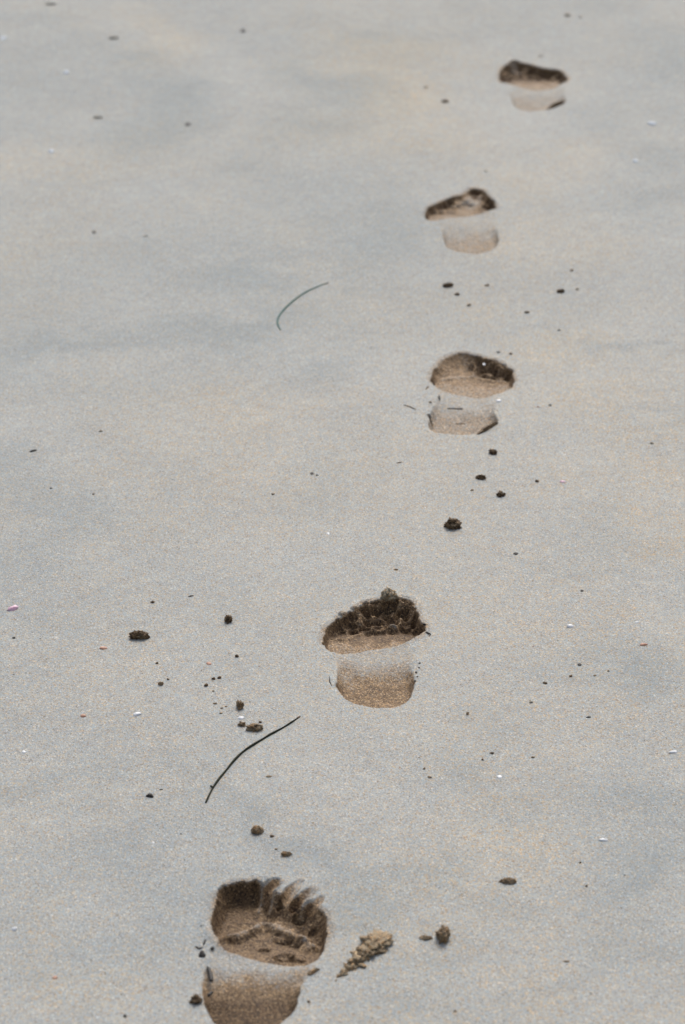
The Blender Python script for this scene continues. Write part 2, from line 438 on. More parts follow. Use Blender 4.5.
def plain_material(name, c1, c2, scale=300.0, rough=.5, spec=.4):
    m, nt, bs = new_mat(name); b = NB(nt)
    pos = b.n('ShaderNodeNewGeometry').outputs['Position']
    nz = b.n('ShaderNodeTexNoise', i_Scale=scale, i_Detail=3.0); b.l(pos, nz.inputs['Vector'])
    b.l(b.ramp(nz.outputs[0], [(.3, g(*c1)), (.7, g(*c2))]), bs.inputs['Base Color'])
    bs.inputs['Roughness'].default_value = rough; bs.inputs['Specular IOR Level'].default_value = spec
    bp = b.n('ShaderNodeBump', i_Strength=.4, i_Distance=.0003); b.l(nz.outputs[0], bp.inputs['Height'])
    b.l(bp.outputs[0], bs.inputs['Normal'])
    return m

M_SAND = sand_material('beach_sand')
M_CLOD = sand_material('wet_clod_sand', .95, dark=.92)
M_MID = sand_material('half_dry_clod_sand', .50, (1.0, .72, .45), 1.0)
M_PALE = sand_material('dry_clod_sand', .10, (1.0, .93, .82))
M_WEDGE = sand_material('tan_wedge_sand', .34, (1.0, .74, .46))
M_GREY = plain_material('grey_weed', (.10, .095, .09), (.16, .15, .14), 250, .8, .2)
M_RIM = sand_material('crumbled_rim_sand', .25, (1.05, .86, .62))
M_BLACK = plain_material('black_weed', (.006, .005, .004), (.022, .016, .011), 400, .6)
M_WHITE = plain_material('white_shell', (.55, .56, .57), (.78, .78, .77), 250, .35, .5)
M_FAINT = plain_material('bluish_shell', (.40, .44, .48), (.52, .56, .60), 250, .6, .3)
M_PINK = plain_material('pink_shell', (.55, .26, .36), (.78, .55, .62), 250, .4, .5)
M_ORANGE = plain_material('orange_shell', (.36, .16, .09), (.55, .32, .22), 250, .5)
M_STEM = plain_material('dark_stem', (.010, .012, .006), (.030, .032, .016), 500, .7, .12)
M_BLADE = plain_material('green_blade', (.022, .085, .075), (.045, .13, .112), 300, .7, .15)
M_TIP = plain_material('brown_tip', (.06, .035, .015), (.12, .07, .03), 300, .6)

# ------------------------------------------------------------------ helpers for objects
def tag(o, label=None, cat=None, group=None, kind=None):
    if label: o['label'] = label
    if cat: o['category'] = cat
    if group: o['group'] = group
    if kind: o['kind'] = kind
    return o

def mesh_obj(name, verts, faces, mat, parent=None, attrs=None, normals=None, smooth_shade=True):
    me = bpy.data.meshes.new(name)
    verts = np.asarray(verts, np.float32)
    me.from_pydata(verts.tolist(), [], faces if isinstance(faces, list) else faces.tolist())
    if smooth_shade: me.polygons.foreach_set('use_smooth', np.ones(len(me.polygons), bool))
    for k, v in (attrs or {}).items():
        at_ = me.attributes.new(k, 'FLOAT', 'POINT'); at_.data.foreach_set('value', np.asarray(v, np.float32))
    me.materials.append(mat)
    me.update()
    if normals is not None:
        me.normals_split_custom_set_from_vertices(np.asarray(normals, np.float32).tolist())
    o = bpy.data.objects.new(name, me); COL.objects.link(o)
    if parent is not None: o.parent = parent
    return o

def empty(name, x, y, z=0.0):
    o = bpy.data.objects.new(name, None); COL.objects.link(o)
    o.location = (x, y, z); o.empty_display_size = .05
    return o

# ------------------------------------------------------------------ broad moisture of the beach
MOIST = [(340, 40, 420, 110, .30), (60, 200, 260, 160, .22), (110, 60, 220, 90, .40), (60, 230, 140, 80, .32), (640, 120, 120, 100, .30), (330, 170, 120, 60, .3), (165, 110, 70, 60, .75), (330, 75, 80, 45, .75), (60, 20, 90, 30, .55), (250, 150, 90, 40, .35), (235, 290, 110, 42, .62), (110, 340, 140, 35, .55),
         (390, 235, 60, 35, .45), (40, 760, 120, 40, .45), (190, 735, 80, 40, .35), (330, 830, 200, 35, .55), (150, 930, 160, 80, .45), (420, 960, 120, 60, .40),
         (640, 800, 60, 70, .55), (480, 840, 90, 35, .35), (640, 40, 60, 60, .45), (610, 120, 60, 35, .45), (640, 190, 70, 30, .40), (570, 525, 40, 20, .35),
         (640, 370, 70, 14, .40), (330, 480, 60, 40, .30), (610, 470, 60, 30, .25), (20, 560, 60, 60, .3), (590, 980, 80, 30, .3), (660, 930, 40, 60, .45), (500, 20, 70, 30, .25)]
DRIFT = [(520, 600, 230, 200, .42), (560, 330, 150, 120, .35), (300, 520, 200, 120, .25), (500, 900, 260, 110, .40), (430, 120, 130, 90, .4), (400, 70, 70, 35, .9), (450, 140, 90, 35, .7), (560, 200, 90, 35, .6), (545, 340, 90, 35, .8), (640, 560, 60, 70, .9), (560, 800, 80, 60, .7), (540, 920, 70, 60, .6),
         (260, 420, 110, 60, .5), (120, 500, 110, 50, .35), (620, 430, 80, 40, .6), (470, 640, 80, 70, .35), (60, 880, 60, 60, .4), (170, 30, 40, 18, .6), (310, 230, 60, 30, .4),
         (150, 600, 90, 60, .3), (640, 700, 60, 60, .4), (300, 550, 120, 50, .2), (60, 230, 70, 60, .4)]

def spots(X, Y, items, seed):
    out = np.zeros(X.shape)
    wx = X + .10 * fbm(X, Y, 6, 4, seed, .6); wy = Y + .34 * fbm(X, Y, 5, 4, seed + 5, .6)
    for u, v, ru, rv, s in items:
        x, y = at(u, v); x1, _ = at(u + ru, v); _, y1 = at(u, v - rv); _, y2 = at(u, v + rv)
        ry = abs(y1 - y2) / 2
        out = np.maximum(out, s * np.exp(-(((wx - x) / (x1 - x)) ** 2 + ((wy - y) / ry) ** 2)))
    return out

def ground_attrs(X, Y):
    mo = spots(X, Y, MOIST, 501) + .35 * np.clip(fbm(X, Y, 3.0, 4, 520), -.3, .5)
    dr = spots(X, Y, DRIFT, 541) + .5 * np.clip(fbm(X, Y, 4.0, 4, 560), -.3, .5)
    return np.clip(mo, 0, 1), np.clip(dr, 0, 1)

# ------------------------------------------------------------------ build beach sheet and prints
xf = np.arange(X_FINE[0], X_FINE[1] + 1) * CELL
yf = np.arange(Y_FINE[0], Y_FINE[1] + 1) * CELL
def tails(lo, hi):
    a = [lo - d for d in (.1, .3, .7, 1.5, 3, 6, 12, 25, 60, 150, 400)][::-1]
    b_ = [hi + d for d in (.1, .3, .7, 1.5, 3, 6, 12, 25, 60, 150, 400)]
    return a, b_
ax, bx = tails(xf[0], xf[-1]); ay, by = tails(yf[0], yf[-1])
xs = np.array(ax + list(xf) + bx); ys = np.array(ay + list(yf) + by)
nx, ny = len(xs), len(ys)
ox, oy = len(ax), len(ay)
GX, GY = np.meshgrid(xs, ys)
GZ = swell(GX, GY)
keep = np.ones((ny - 1, nx - 1), bool)

V, A_d, A_m, A_w, FACES, NRM = [], [], [], [], [], []
voff = 0
def normals_of(Z, dx, dy):
    gy, gx = np.gradient(Z, dy, dx)
    n = np.stack([-gx, -gy, np.ones_like(Z)], -1)
    return n / np.linalg.norm(n, axis=-1, keepdims=True)

def analytic_normals(X, Y):
    e = .002
    gx = (swell(X + e, Y) - swell(X - e, Y)) / (2 * e); gy = (swell(X, Y + e) - swell(X, Y - e)) / (2 * e)
    n = np.stack([-gx, -gy, np.ones_like(gx)], -1)
    return n / np.linalg.norm(n, axis=-1, keepdims=True)

def tidy(P):
    """one connected piece per part: stray cells join the part around them"""
    for _ in range(3):
        seen = np.zeros(P.shape, bool); comps = {}
        H_, W_ = P.shape
        for j0_ in range(H_):
            for i0_ in range(W_):
                if seen[j0_, i0_]: continue
                c = P[j0_, i0_]; st_ = [(j0_, i0_)]; seen[j0_, i0_] = True; cells = []; nb = {}
                while st_:
                    j, i = st_.pop(); cells.append((j, i))
                    for a_, b_ in ((j + 1, i), (j - 1, i), (j, i + 1), (j, i - 1)):
                        if 0 <= a_ < H_ and 0 <= b_ < W_:
                            if P[a_, b_] == c:
                                if not seen[a_, b_]: seen[a_, b_] = True; st_.append((a_, b_))
                            else: nb[P[a_, b_]] = nb.get(P[a_, b_], 0) + 1
                comps.setdefault(c, []).append((len(cells), cells, nb))
        done = True
        for c, lst in comps.items():
            lst.sort(key=lambda t_: -t_[0])
            for n_, cells, nb in (lst[1:] if c else [l for l in lst[1:] if l[0] < 4000]):
                if not nb: continue
                tgt = max(nb, key=nb.get)
                for j, i in cells: P[j, i] = tgt
                done = False
        if done: break
    return P

PARTNAME = {1: 'ball_print', 2: 'arch', 3: 'heel_print', 4: 'toe_wall'}
fine_sheets = []
for spec in PRINTS:
    allp = np.array(poly(spec['far']) + poly(spec['near']) + poly(spec['heel']))
    m = .022
    i0 = int(math.floor((allp[:, 0].min() - m) / CELL)); i1 = int(math.ceil((allp[:, 0].max() + m) / CELL))
    j0 = int(math.floor((allp[:, 1].min() - m) / CELL)); j1 = int(math.ceil((allp[:, 1].max() + m + .02) / CELL))
    lx = np.arange(i0 * SUB, i1 * SUB + 1) * STEP; ly = np.arange(j0 * SUB, j1 * SUB + 1) * STEP
    X, Y = np.meshgrid(lx, ly)
    z, damp, member, part = footprint_field(spec, X, Y)
    # fade to the plain sheet at the border of the fine patch
    bd = np.minimum.reduce([X - lx[0], lx[-1] - X, Y - ly[0], ly[-1] - Y])
    fade = smooth(0.0008, .008, bd)
    Z = swell(X, Y) + z * fade
    damp = damp * fade
    mo, dr = ground_attrs(X, Y)
    N = normals_of(Z, STEP, STEP)
    an = analytic_normals(X, Y)
    w = smooth(0.0, .006, bd)[..., None]
    N = an * (1 - w) + N * w
    N /= np.linalg.norm(N, axis=-1, keepdims=True)
    keep[j0 - Y_FINE[0] + oy: j1 - Y_FINE[0] + oy, i0 - X_FINE[0] + ox: i1 - X_FINE[0] + ox] = False
    h, wd_ = X.shape
    idx = np.arange(h * wd_).reshape(h, wd_)
    quads = np.stack([idx[:-1, :-1], idx[:-1, 1:], idx[1:, 1:], idx[1:, :-1]], -1).reshape(-1, 4)
    mem = (member & (bd > .004))
    cm = mem[:-1, :-1] | mem[1:, 1:]
    cpart = tidy(np.where(cm, part[:-1, :-1], 0)).reshape(-1)
    flat = dict(V=np.stack([X, Y, Z], -1).reshape(-1, 3), damp=damp.reshape(-1), moist=mo.reshape(-1), drift=dr.reshape(-1), N=N.reshape(-1, 3))
    cxm, cym = allp[:, 0].mean(), allp[:, 1].mean()
    base = float(flat['V'][:, 2].min())
    root = empty('footprint', cxm, cym, base)
    tag(root, spec['label'], 'footprint', 'barefoot prints in a line across the sand')
    codes = [c for c in np.unique(cpart) if c > 0]
    # dents too small to read as a toe fall back to the toe wall
    for c in list(codes):
        if c >= 10 and (cpart == c).sum() < 150:
            cpart[cpart == c] = 4
    cpart = tidy(cpart.reshape(h - 1, wd_ - 1)).reshape(-1)
    for c in np.unique(cpart):
        sel = quads[cpart == c]
        used, inv = np.unique(sel.reshape(-1), return_inverse=True)
        f = inv.reshape(-1, 4)
        at_ = {k: flat[k][used] for k in ('damp', 'moist', 'drift')}
        if c == 0:
            fine_sheets.append((flat['V'][used], f, at_, flat['N'][used]))
        else:
            loc = flat['V'][used] - np.array([cxm, cym, base])
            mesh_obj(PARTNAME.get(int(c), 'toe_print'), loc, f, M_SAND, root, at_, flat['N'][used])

idx = np.arange(nx * ny).reshape(ny, nx)
quads = np.stack([idx[:-1, :-1], idx[:-1, 1:], idx[1:, 1:], idx[1:, :-1]], -1)[keep]
mo, dr = ground_attrs(GX, GY)
farw = np.exp(-np.maximum(np.abs(GX) - .9, 0) / .6) * np.exp(-np.maximum(np.abs(GY - 4) - 2.4, 0) / .8)
used, inv = np.unique(quads.reshape(-1), return_inverse=True)
pv = [np.stack([GX, GY, GZ], -1).reshape(-1, 3)[used]]; pf = [inv.reshape(-1, 4)]
pa = {'damp': [np.zeros(len(used))], 'moist': [mo.reshape(-1)[used]], 'drift': [dr.reshape(-1)[used]]}
pn = [analytic_normals(GX, GY).reshape(-1, 3)[used]]
off = len(used)
for v_, f_, a_, n_ in fine_sheets:
    pv.append(v_); pf.append(f_ + off); pn.append(n_); off += len(v_)
    for k in pa: pa[k].append(a_[k])
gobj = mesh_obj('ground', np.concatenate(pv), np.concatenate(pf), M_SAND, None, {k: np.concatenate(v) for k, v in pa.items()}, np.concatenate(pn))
tag(gobj, 'smooth damp grey beach sand with a grainy surface', 'sand', kind='structure')

# ------------------------------------------------------------------ clods, crumbs and fragments
def lump_into(bm, c, r, rng, rough=.28, sub=3):
    res = bmesh.ops.create_icosphere(bm, subdivisions=sub, radius=1.0)
    sx, sy, sz = r
    o = Vector((rng.uniform(-50, 50), rng.uniform(-50, 50), rng.uniform(-50, 50)))
    from mathutils import noise as mn
    ang = rng.uniform(0, 6.28); ca, sa = math.cos(ang), math.sin(ang)
    for v in res['verts']:
        p = v.co.copy()
        k = 1 + rough * (1.2 * mn.noise(p * 1.3 + o) + 1.0 * mn.noise(p * 2.9 + o) + .8 * mn.noise(p * 6.0 + o) + .5 * mn.noise(p * 12.0 + o))
        p = p * k
        v.co = Vector((c[0] + p.x * sx, c[1] + p.y * sy, c[2] + p.z * sz))
    return res

def ground_z(x, y): return float(swell(x, y))

def clod(name, u, v, wpx, hpx, mat, label, cat, group, rough=.32, lobes=None, seed=None, flat=.7):
    """a lump of sand resting on the beach whose silhouette fills wpx x hpx of the photograph"""
    rng = random.Random(seed if seed is not None else int(u * 131 + v * 17))
    s = px_per_m(u, v); x, y = at(u, v + hpx * .38)
    dep = math.atan2(CAM_H, y)
    rx = wpx / s / 2
    H = hpx / s                                   # height of the silhouette
    # silhouette height = 2*sqrt((rz cos)^2 + (ry sin)^2)
    rz = H / 2 / math.sqrt(math.cos(dep) ** 2 + (1.15 * math.sin(dep)) ** 2) * 1.1
    ry = min(max(rz * 1.15, rx * .55), rx * 1.2 + rz * .3)
    bm = bmesh.new()
    if wpx < 6:
        lump_into(bm, (0, 0, rz * .55), (rx, ry, rz), rng, rough, 2)
    else:
        n = (lobes or 6) + 3 if wpx >= 9 else 5
        lump_into(bm, (0, 0, rz * .50), (rx * .80, ry * .85, rz * .85), rng, rough * 1.25, 4)
        for k in range(14 if wpx >= 9 else 6):
            a = rng.uniform(0, 6.28); e_ = rng.uniform(.3, 1.0); q = rng.uniform(.10, .24)
            lump_into(bm, (math.cos(a) * rx * .9 * e_, math.sin(a) * ry * .9 * e_, rz * (1.35 - 1.15 * e_ * e_)), (rx * q, rx * q, rx * q * .9), rng, .6, 2)
        for k in range(n):
            a = 6.28 * (k + rng.uniform(-.3, .3)) / n
            q = rng.uniform(.22, .52); e_ = rng.uniform(.5, .74)
            lump_into(bm, (math.cos(a) * rx * e_, math.sin(a) * ry * e_, rz * rng.uniform(.35, .95)), (rx * q, ry * q, rz * q * 1.1), rng, rough)
    me = bpy.data.meshes.new(name); bm.to_mesh(me); bm.free()
    me.polygons.foreach_set('use_smooth', np.ones(len(me.polygons), bool))
    me.materials.append(mat)
    o = bpy.data.objects.new(name, me); COL.objects.link(o)
    y0 = y + ry * .6
    o.location = (x, y0, ground_z(x, y0) - rz * .22)
    tag(o, label, cat, group)
    return o

def chip(name, u, v, wpx, hpx, mat, label, cat, group, tilt=.25, rot=0.0):
    """a thin curved shell chip or flake lying on the sand"""
    rng = random.Random(int(u * 37 + v * 91))
    s = px_per_m(u, v); x, y = at(u, v)
    dep = math.atan2(CAM_H, y)
    rx = wpx / s / 2; ry = max(hpx / s / 2 / (math.sin(dep) + tilt * math.cos(dep)), rx * .25)
    bm = bmesh.new()
    n, rings = 14, 4
    prof = [1 + rng.uniform(-.22, .16) for _ in range(n)]
    top = [bm.verts.new((0, 0, rx * .22))]
    def ring(k, dz):
        return [bm.verts.new((math.cos(6.283 * i / n) * rx * prof[i] * k, math.sin(6.283 * i / n) * ry * prof[i] * k, rx * .22 * (1 - k * k) + dz)) for i in range(n)]
    R = [ring((j + 1) / rings, 0) for j in range(rings)]
    for i in range(n): bm.faces.new((top[0], R[0][i], R[0][(i + 1) % n]))
    for a, b_ in zip(R, R[1:]):
        for i in range(n): bm.faces.new((a[i], b_[i], b_[(i + 1) % n], a[(i + 1) % n]))
    th = max(rx * .16, .0003)
    low = ring(1.0, -th); bot = bm.verts.new((0, 0, rx * .22 - th))
    for i in range(n):
        bm.faces.new((R[-1][i], low[i], low[(i + 1) % n], R[-1][(i + 1) % n]))
        bm.faces.new((bot, low[(i + 1) % n], low[i]))
    me = bpy.data.meshes.new(name); bm.to_mesh(me); bm.free()
    me.polygons.foreach_set('use_smooth', np.ones(len(me.polygons), bool))
    me.materials.append(mat)
    o = bpy.data.objects.new(name, me); COL.objects.link(o)
    o.location = (x, y, ground_z(x, y) + th * .6 + ry * tilt * .5)
    o.rotation_euler = (tilt, rng.uniform(-.15, .15), rot)
    tag(o, label, cat, group)
    return o

G_CL = 'loose lumps of wet sand'; G_CR = 'small crumbs of wet sand'; G_SH = 'broken bits of shell'; G_WE = 'dark specks of seaweed'
def K(u, v, w, h, label, mat=None, rough=.5, lobes=None): return clod('sand_clod', u, v, w, h, mat or M_CLOD, label, 'sand clod', G_CL, rough, lobes)
def R(u, v, w, h, label, mat=None):
    if w < 9: w, h = w * .82, h * .74
    return clod('sand_crumb', u, v, w, h, mat or M_CLOD, label, 'sand crumb', G_CR, .5)
def S(u, v, w, h, label, mat=None, tilt=.25, rot=0): return chip('shell_fragment', u, v, w, h, mat or M_WHITE, label, 'shell fragment', G_SH, tilt, rot)
def D(u, v, w, h, label, tilt=.35, rot=0, mat=None): return chip('weed_fragment', u, v, w, h, mat or M_BLACK, label, 'weed fragment', G_WE, tilt, rot)

# lumps
K(139, 635.5, 18, 10, 'wide dark brown lump of wet sand standing alone left of the second footprint', rough=.42, lobes=7)
K(228, 619, 7.5, 9, 'small upright dark lump of wet sand, highest of the scatter left of the second footprint')
K(240, 705, 7, 10, 'peaked brown lump of sand just above the white shell chip near the dark stem', M_MID)
K(242, 724, 8, 5, 'low brown lump of sand just below the white shell chip near the dark stem', M_MID)
K(254.5, 727.5, 16, 8, 'long brown lump of sand lying against the upper side of the dark stem', M_MID, lobes=7)
K(257.5, 830, 13, 9, 'dark lump of sand with a pale cap below the lower tip of the dark stem', M_MID, .4)
K(453, 524, 15, 12, 'rounded dark brown mound of wet sand, largest lump below the third footprint')
K(493, 452, 8, 6.5, 'dark squarish lump of wet sand closest below the heel of the third footprint')
K(481, 477, 9.5, 5.5, 'low double dark lump of sand, second below the heel of the third footprint')
K(501, 494, 8, 6.5, 'dark lump with a pointed top, lowest of the three under the third footprint heel')
K(448, 285, 9.5, 5, 'largest dark lump of the little trail between the third and fourth footprints')
K(561, 291, 8.5, 4.5, 'dark lump of sand alone far to the right between third and fourth footprints')
K(443, 935, 13, 17, 'tall pale brown lump of sand with a dark foot, right of the crumbly wedge', M_MID, .45)
K(389.5, 594.5, 17, 13, 'pale tan lump of sand sitting on the far rim of the second footprint', M_RIM, .4, 7)
K(508, 881.5, 15, 5.5, 'thin elongated brown lump of sand alone in the lower right of the beach', M_MID, .45, 7)
K(196, 1000, 11, 9, 'dark round lump of wet sand at the left side of the nearest heel hollow')
# the crumbly wedge beside the nearest print
def wedge():
    rng = random.Random(23)
    body = [(376.5, 943, 20, 1.0), (381, 940.5, 13, .8), (370, 948.5, 19, 1.0), (363.5, 953.5, 16, 1.0), (357, 960, 13, .9), (350.5, 966, 9, .8), (343.5, 971.5, 7, .7), (339, 974.5, 4, .7)]
    x0, y0 = at(362, 957); z0 = ground_z(x0, y0)
    bm = bmesh.new()
    for u, v, w, hh in body:
        s = px_per_m(u, v); x, y = at(u, v + 1.5); r = w / s / 2
        lump_into(bm, (x - x0, y - y0, swell(x, y) - z0 + r * .08), (r, r * 1.35, r * .52 * hh), rng, .8, 4)
        for k in range(9):
            a = rng.uniform(0, 6.28); e_ = rng.uniform(.35, 1.05); q = rng.uniform(.10, .30)
            lump_into(bm, (x - x0 + math.cos(a) * r * e_, y - y0 + math.sin(a) * r * 1.4 * e_, swell(x, y) - z0 + r * (.45 - .38 * e_) * hh), (r * q * 1.2, r * q * 1.2, r * q), rng, .8, 2)
    for k in range(16):
        t = rng.random(); u, v = 339 + 45 * t + rng.uniform(-9, 5), 976 - 36 * t + rng.uniform(-7, 5)
        s = px_per_m(u, v); x, y = at(u, v); r = rng.uniform(.5, 1.1) / s
        lump_into(bm, (x - x0, y - y0, swell(x, y) - z0 + r * .3), (r, r, r * .8), rng, .6, 2)
    me = bpy.data.meshes.new('sand_clod'); bm.to_mesh(me); bm.free()
    me.polygons.foreach_set('use_smooth', np.ones(len(me.polygons), bool)); me.materials.append(M_WEDGE)
    o = bpy.data.objects.new('sand_clod', me); COL.objects.link(o); o.location = (x0, y0, z0)
    tag(o, 'big crumbly tan wedge of sand right of the nearest footprint, narrow at its lower end', 'sand clod', G_CL)
wedge()

# crumbs
R(153, 602, 5.5, 3.5, 'brown crumb of sand just above the wide dark lump, left of the second footprint')
R(157, 663, 4, 3, 'tiny dark crumb of sand between the wide dark lump and the pale-topped crumb')
R(161, 683.5, 6, 5.5, 'brown crumb with a pale top, lowest left of the scatter by the dark stem', M_MID)
R(168, 679, 3.2, 3, 'tiny brown crumb touching the pale-topped crumb at its upper right', M_MID)
R(206, 685, 5.5, 4.5, 'single round brown crumb just left of the double crumb above the dark stem')
R(213.5, 678.5, 5, 3.6, 'left half of the double brown crumb above the dark stem')
R(219, 677.5, 5, 3.8, 'right half of the double brown crumb above the dark stem')
R(237, 656, 5, 4, 'lone brown crumb of sand above the double crumb, below the small upright dark lump')
R(260, 722, 4, 3, 'small dark crumb sitting just above the long brown lump by the dark stem')
LT = 'tiny brown crumb of the sparse row left of the peaked brown lump'
for u, v, w, h in ((215, 703.5, 4.2, 2.2), (222, 708, 3, 2), (221, 713, 4, 2.2), (226, 706.5, 3.4, 2), (213, 691, 2.4, 1.8)): R(u, v, w, h, LT, M_MID)
R(272, 836, 5, 3.5, 'round brown crumb just right of the pale-capped lump under the dark stem')
R(286, 854, 9.5, 5.5, 'flat crumbly pale brown crumb just above the toes of the nearest footprint', M_MID)
R(276, 849, 4, 2, 'faint tan crumb between the round crumb and the flat crumbly one above the nearest toes', M_MID)
R(472, 490, 4, 2.4, 'tiny crumb just left of the pointed lump below the third footprint', M_MID)
R(537, 481, 5, 3.6, 'single dark crumb right of the lumps below the third footprint')
R(457, 294, 6, 4, 'dark crumb second in the short trail above the third footprint')
R(469, 305, 5, 3.6, 'brown crumb at the lower end of the short trail above the third footprint', M_MID)
R(487, 285, 5.4, 3.6, 'brown crumb right of the largest lump in the trail above the third footprint', M_MID)
R(527, 312, 6, 3.4, 'faint brown crumb above and right of the toes of the third footprint', M_MID)
R(559, 330, 4, 2.4, 'pale blurred crumb right of the third footprint and below the lone dark lump', M_PALE)
R(577, 289, 4, 2.4, 'pale blurred crumb just right of the lone dark lump', M_PALE)
R(572, 270, 4, 3, 'pale brown crumb just above the lone dark lump at right', M_MID)
R(511, 353.5, 4.5, 3, 'brown crumb just off the small toes of the third footprint', M_MID)
R(430.5, 402, 4.5, 3, 'small brown crumb on the left edge of the arch of the third footprint', M_MID)
R(425.5, 938, 12, 3.6, 'thin flat tan sliver of sand left of the tall pale brown lump', M_MID)
R(445, 101, 8, 4.5, 'soft brown crumb of sand left of the farthest heel', M_MID)
R(426, 87, 5, 2.2, 'faint pale brown crumb above and left of the soft brown crumb near the farthest print', M_PALE)
R(567, 15, 7, 4, 'grey brown crumb at the very top of the beach beyond the farthest footprint', M_MID)
R(580, 17, 5, 2, 'pale crumb right beside the grey brown crumb beyond the farthest footprint', M_PALE)
R(486, 171, 5, 2, 'faint tan crumb just above the toes of the fourth footprint', M_PALE)
R(541, 56, 6, 1.8, 'faint grey crumb just beyond the toes of the farthest footprint', M_PALE)
R(396, 569.5, 5, 2.2, 'small flat brown crumb just above the big toe of the second footprint', M_MID)
R(571, 676, 4, 3.2, 'brown crumb just below left of the black speck at right of the second footprint')
R(545, 683, 5, 3.4, 'brown crumb farther left, half way between second footprint and black speck')
R(595, 675.5, 3.4, 2, 'tiny tan crumb right of the black speck, nearer of two', M_MID)
R(608.5, 671, 3, 2, 'tiny tan crumb right of the black speck, farther of two', M_MID)
R(531, 702, 5, 3, 'flat tan crumb low right of the second heel', M_PALE)
R(467.5, 713.5, 3.6, 4, 'small tan crumb right of the second heel, beside the bare sand', M_MID)
R(492, 753, 5, 3, 'brown crumb below right of the second heel, larger of a pair')
R(482.5, 759.5, 3.4, 2.6, 'dark crumb below right of the second heel, smaller of a pair')
R(533, 757, 4, 2.6, 'brown crumb alone, right of the pair below the second heel', M_MID)
R(429.5, 777, 4, 3, 'orange brown crumb in the open sand below the second heel', M_MID)
R(424, 768.5, 4, 2.6, 'dark crumb in the open sand below the second heel, above the orange one')
R(566, 961.5, 6, 2.4, 'thin dark crumb alone near the lower right corner of the beach', M_MID)
R(586.5, 886, 3, 2.6, 'tiny grey crumb lying below the white sliver of shell at lower right')
R(580.5, 862.5, 3.2, 2.4, 'tiny brown crumb just under the white sliver of shell at lower right')
R(269, 776.5, 7, 2.2, 'pale sliver of sand right of the lower part of the dark stem', M_MID)
R(455, 1011, 3.4, 2.6, 'tiny dark crumb in the bare sand below the tall pale brown lump', M_MID)
R(309, 1001.5, 4, 3.2, 'tiny dark crumb right of the nearest heel hollow', M_MID)
R(101, 431, 5, 2.2, 'small tan crumb alone in the open sand at left, above the dark weed scrap', M_MID)
R(273, 494, 4, 2.4, 'small tan crumb in the bare middle of the beach, left of the two dark specks', M_MID)
R(652, 443, 4, 3, 'faint orange crumb at the right edge of the beach beside the third heel', M_PALE)
for (u, v, l) in ((113, 38, 'pale round bump of sand near the far left corner, larger and higher of two'), (98, 117.5, 'pale round bump of sand at far left, the lower of two'),
                  (51, 4, 'pale bump of sand at the very top left edge of the beach')):
    R(u, v, 9, 1.9, l, M_PALE)
R(146, 236, 6, 1.8, 'pale rounded crumb at left between the grass blade and the far left bumps', M_PALE)

# flakes of crust lifted at the edges of prints
def flake(p0, p1, hpx, mat, label, thick=.0016, lean=.9):
    (x0, y0), (x1, y1) = at(*p0), at(*p1)
    s = px_per_m(*p0); n = 12
    Hh = hpx / s
    L = math.hypot(x1 - x0, y1 - y0); dx, dy = (x1 - x0) / L, (y1 - y0) / L
    nxn, nyn = -dy, dx
    if nyn < 0: nxn, nyn = -nxn, -nyn
    rng = random.Random(int(p0[0] * 7 + p0[1]))
    cx, cy = (x0 + x1) / 2, (y0 + y1) / 2; cz = ground_z(cx, cy)
    bm = bmesh.new(); rows = []
    for i in range(n + 1):
        t = i / n
        prof = math.sin(math.pi * min(max(t, .03), .97)) ** .55 * rng.uniform(.82, 1.1)
        bx_, by_ = x0 + dx * L * t - cx, y0 + dy * L * t - cy
        bow = .12 * L * math.sin(math.pi * t)
        bx_ -= nxn * bow * .3; by_ -= nyn * bow * .3
        h_ = Hh * prof
        pf_, pt = (bx_, by_, -.0025), (bx_ + nxn * h_ * .35, by_ + nyn * h_ * .35, h_ * lean)
        pb = (pt[0] + nxn * thick * 2, pt[1] + nyn * thick * 2, pt[2] - thick * .6); pg = (bx_ + nxn * (thick * 3 + h_), by_ + nyn * (thick * 3 + h_), -.0025)
        rows.append([bm.verts.new(p) for p in (pf_, pt, pb, pg)])
    for a, b_ in zip(rows, rows[1:]):
        for k in range(4): bm.faces.new((a[k], b_[k], b_[(k + 1) % 4], a[(k + 1) % 4]))
    bm.faces.new(rows[0]); bm.faces.new(rows[-1][::-1])
    bmesh.ops.recalc_face_normals(bm, faces=bm.faces)
    me = bpy.data.meshes.new('crust_flake'); bm.to_mesh(me); bm.free(); me.materials.append(mat)
    o = bpy.data.objects.new('crust_flake', me); COL.objects.link(o); o.location = (cx, cy, cz)
    tag(o, label, 'crust flake', 'lifted flakes of sand crust')
    return o
flake((479.5, 434.5), (498.5, 423.2), 4.6, M_CLOD, 'dark flake of crust lifted at the right heel edge of the third footprint')
flake((550, 108.8), (565, 102.6), 4.6, M_CLOD, 'dark blurred flake of crust at the right heel edge of the farthest footprint')
flake((310.5, 975.5), (320, 970), 4.5, M_MID, 'brown flake of crust on the right edge between ball and arch of the nearest footprint')

